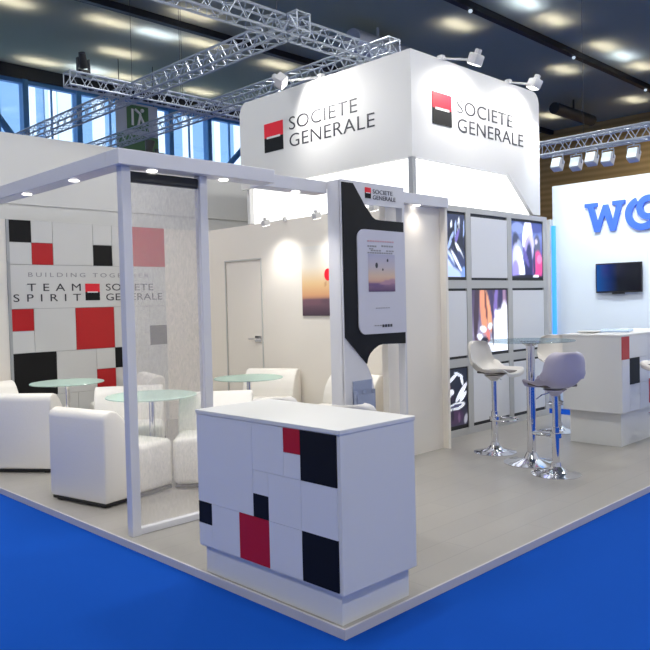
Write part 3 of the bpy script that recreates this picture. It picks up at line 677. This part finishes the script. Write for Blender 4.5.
truss((2.75,8.2,Z),(6.4,8.2,Z),.2,'far cross run before the windows', grid=grid, drop=(2,))
tR = truss((8.55,3.75,3.85),(8.55,-2.5,3.85),.2,'aluminium truss with floodlights above the blue lettered wall', rc=.022, drop=(.75,))
for i,(y,dx,lab) in enumerate(((3.38,-.05,'leftmost'),(3.17,.15,'second from left'),(2.82,-.05,'third from left'),(2.66,.15,'fourth from left'),(2.27,.15,'rightmost'))):
    h = thing('floodlight', 'pale floodlight under the right truss, %s of the visible row' % lab, 'floodlight', (8.5+dx,y,3.55), 0, 'floodlights under the right truss')
    MB().tube((8.5+dx,y-.09,3.56),(8.5+dx,y-.09,3.70),.01).tube((8.5+dx,y+.09,3.56),(8.5+dx,y+.09,3.70),.01).tube((8.5+dx,y-.09,3.70),(8.5+dx,y+.09,3.70),.01).tube((8.5+dx,y,3.70),(8.5+dx,y,3.76),.015).build('yoke', 'truss', h)
    T = Matrix.Translation((8.5+dx,y,3.56)) @ Matrix.Rotation(math.radians(25),4,'Y')
    MB().box(-.07,.07,-.08,.08,-.09,.09,.015,2,0,T).build('housing', 'lampw', h, True)
    MB().box(-.075,-.07,-.068,.068,-.075,.075,0,2,0,T).build('lens', 'lensb', h)
# added fill spots without fixtures, brightening the neighbour stand's wall
for y in (2.3,1.3,.3): light('SPOT', 'neighbour_wall_fill', (5.9,y,3.7), 85, (.86,.94,1), (7.0,y,1.7), .1, spot=95, blend=.9)
# moving head and black lamp
h = thing('moving_head_lamp', 'black moving head lamp perched on the far truss, at its left end', 'stage lamp', (3.02,8.2,5.02))
MB().box(2.94,3.10,8.12,8.28,5.02,5.07,.01).build('lamp_base', 'dark', h)
MB().box(2.92,2.94,8.17,8.23,5.05,5.25).box(2.93,3.11,8.17,8.23,5.05,5.08).box(3.10,3.12,8.17,8.23,5.05,5.25).build('yoke', 'dark', h)
MB().tube((3.03,8.2,5.12),(2.95,8.1,5.30),.07,14,.05).build('lamp_head', 'dark', h, True)
h = thing('clamp_lamp', 'small black lamp standing on the partition wall top, beneath the green banner', 'lamp', (2.95,6.37,3.53))
MB().box(2.85,3.2,6.34,6.40,3.53,3.56).build('lamp_base', 'dark', h)
MB().tube((2.98,6.37,3.56),(3.0,6.37,3.70),.045,12,.07).box(3.08,3.12,6.35,6.39,3.56,3.61).build('lamp_head', 'dark', h, True)
# hanging banner
h = thing('hanging_banner', 'grey hanging banner with a green square before the hall windows', 'banner', (7.37,14,5.3))
MB().box(6.79,7.95,13.98,14.0,5.35,6.5).build('banner_sheet', 'banner', h)
MB().box(7.08,7.68,13.97,13.98,5.85,6.45).build('green_square', 'green', h)
MB().box(6.79,7.95,13.97,13.98,5.35,5.72).build('green_band', 'green', h)
fg = MB(); fg.box(7.2,7.26,13.955,13.97,5.95,6.35).tube((7.38,13.96,5.95),(7.45,13.96,6.25),.03).tube((7.45,13.96,6.25),(7.3,13.96,6.35),.03).tube((7.45,13.96,6.2),(7.56,13.96,5.98),.03).ball((7.5,13.96,6.34),.05)
fg.build('white_emblem', 'white', h)
MB().tube((6.9,13.99,6.5),(6.9,13.99,HZ),.01).tube((7.85,13.99,6.5),(7.85,13.99,HZ),.01).build('suspension_cable', 'dark', h)

# ------------------------------------------------------------------ light
w = bpy.data.worlds.new('hall_daylight'); bpy.context.scene.world = w; w.use_nodes = True
bg = w.node_tree.nodes['Background']; bg.inputs['Color'].default_value = (.62,.80,1,1); bg.inputs['Strength'].default_value = 1.7
su = bpy.data.lights.new('sun', 'SUN'); su.energy = 5; su.angle = .05; so = bpy.data.objects.new('sun', su); C.objects.link(so)
so.rotation_euler = Vector((.3,1,-.8)).to_track_quat('-Z','Y').to_euler()
# hall fill: added rows of unseen area lights that brighten the hall
for x in (-5,0,5,10,15,20):
    for y in (-4,1,6): light('AREA', 'hall_fill', (x,y,7.2), 110, (1,.99,.97), (x,y,0), 1.2, .4)

# ------------------------------------------------------------------ camera
cam = bpy.data.cameras.new('camera'); co = bpy.data.objects.new('camera', cam); C.objects.link(co)
yaw, pitch, roll, F = 0.792211728500108, 0.03087543560514084, -0.02386400207539208, 742.041
fw = Vector((math.cos(yaw)*math.cos(pitch), math.sin(yaw)*math.cos(pitch), -math.sin(pitch)))
r = Vector((math.sin(yaw), -math.cos(yaw), 0)); u = r.cross(fw)
c_, s_ = math.cos(roll), math.sin(roll)
r2 = r*c_+u*s_; u2 = -r*s_+u*c_
mw = Matrix((( r2.x,u2.x,-fw.x,-2.3925948),(r2.y,u2.y,-fw.y,-2.3424686),(r2.z,u2.z,-fw.z,1.4967431),(0,0,0,1)))
co.matrix_world = mw; cam.sensor_width = 36; cam.lens = F/650*36; cam.clip_end = 200
bpy.context.scene.camera = co
vs = bpy.context.scene.view_settings; bpy.context.scene.display_settings.display_device = 'sRGB'
vs.view_transform = 'Standard'; vs.look = 'None'; vs.gamma = 1; vs.exposure = .12; vs.use_curve_mapping = False
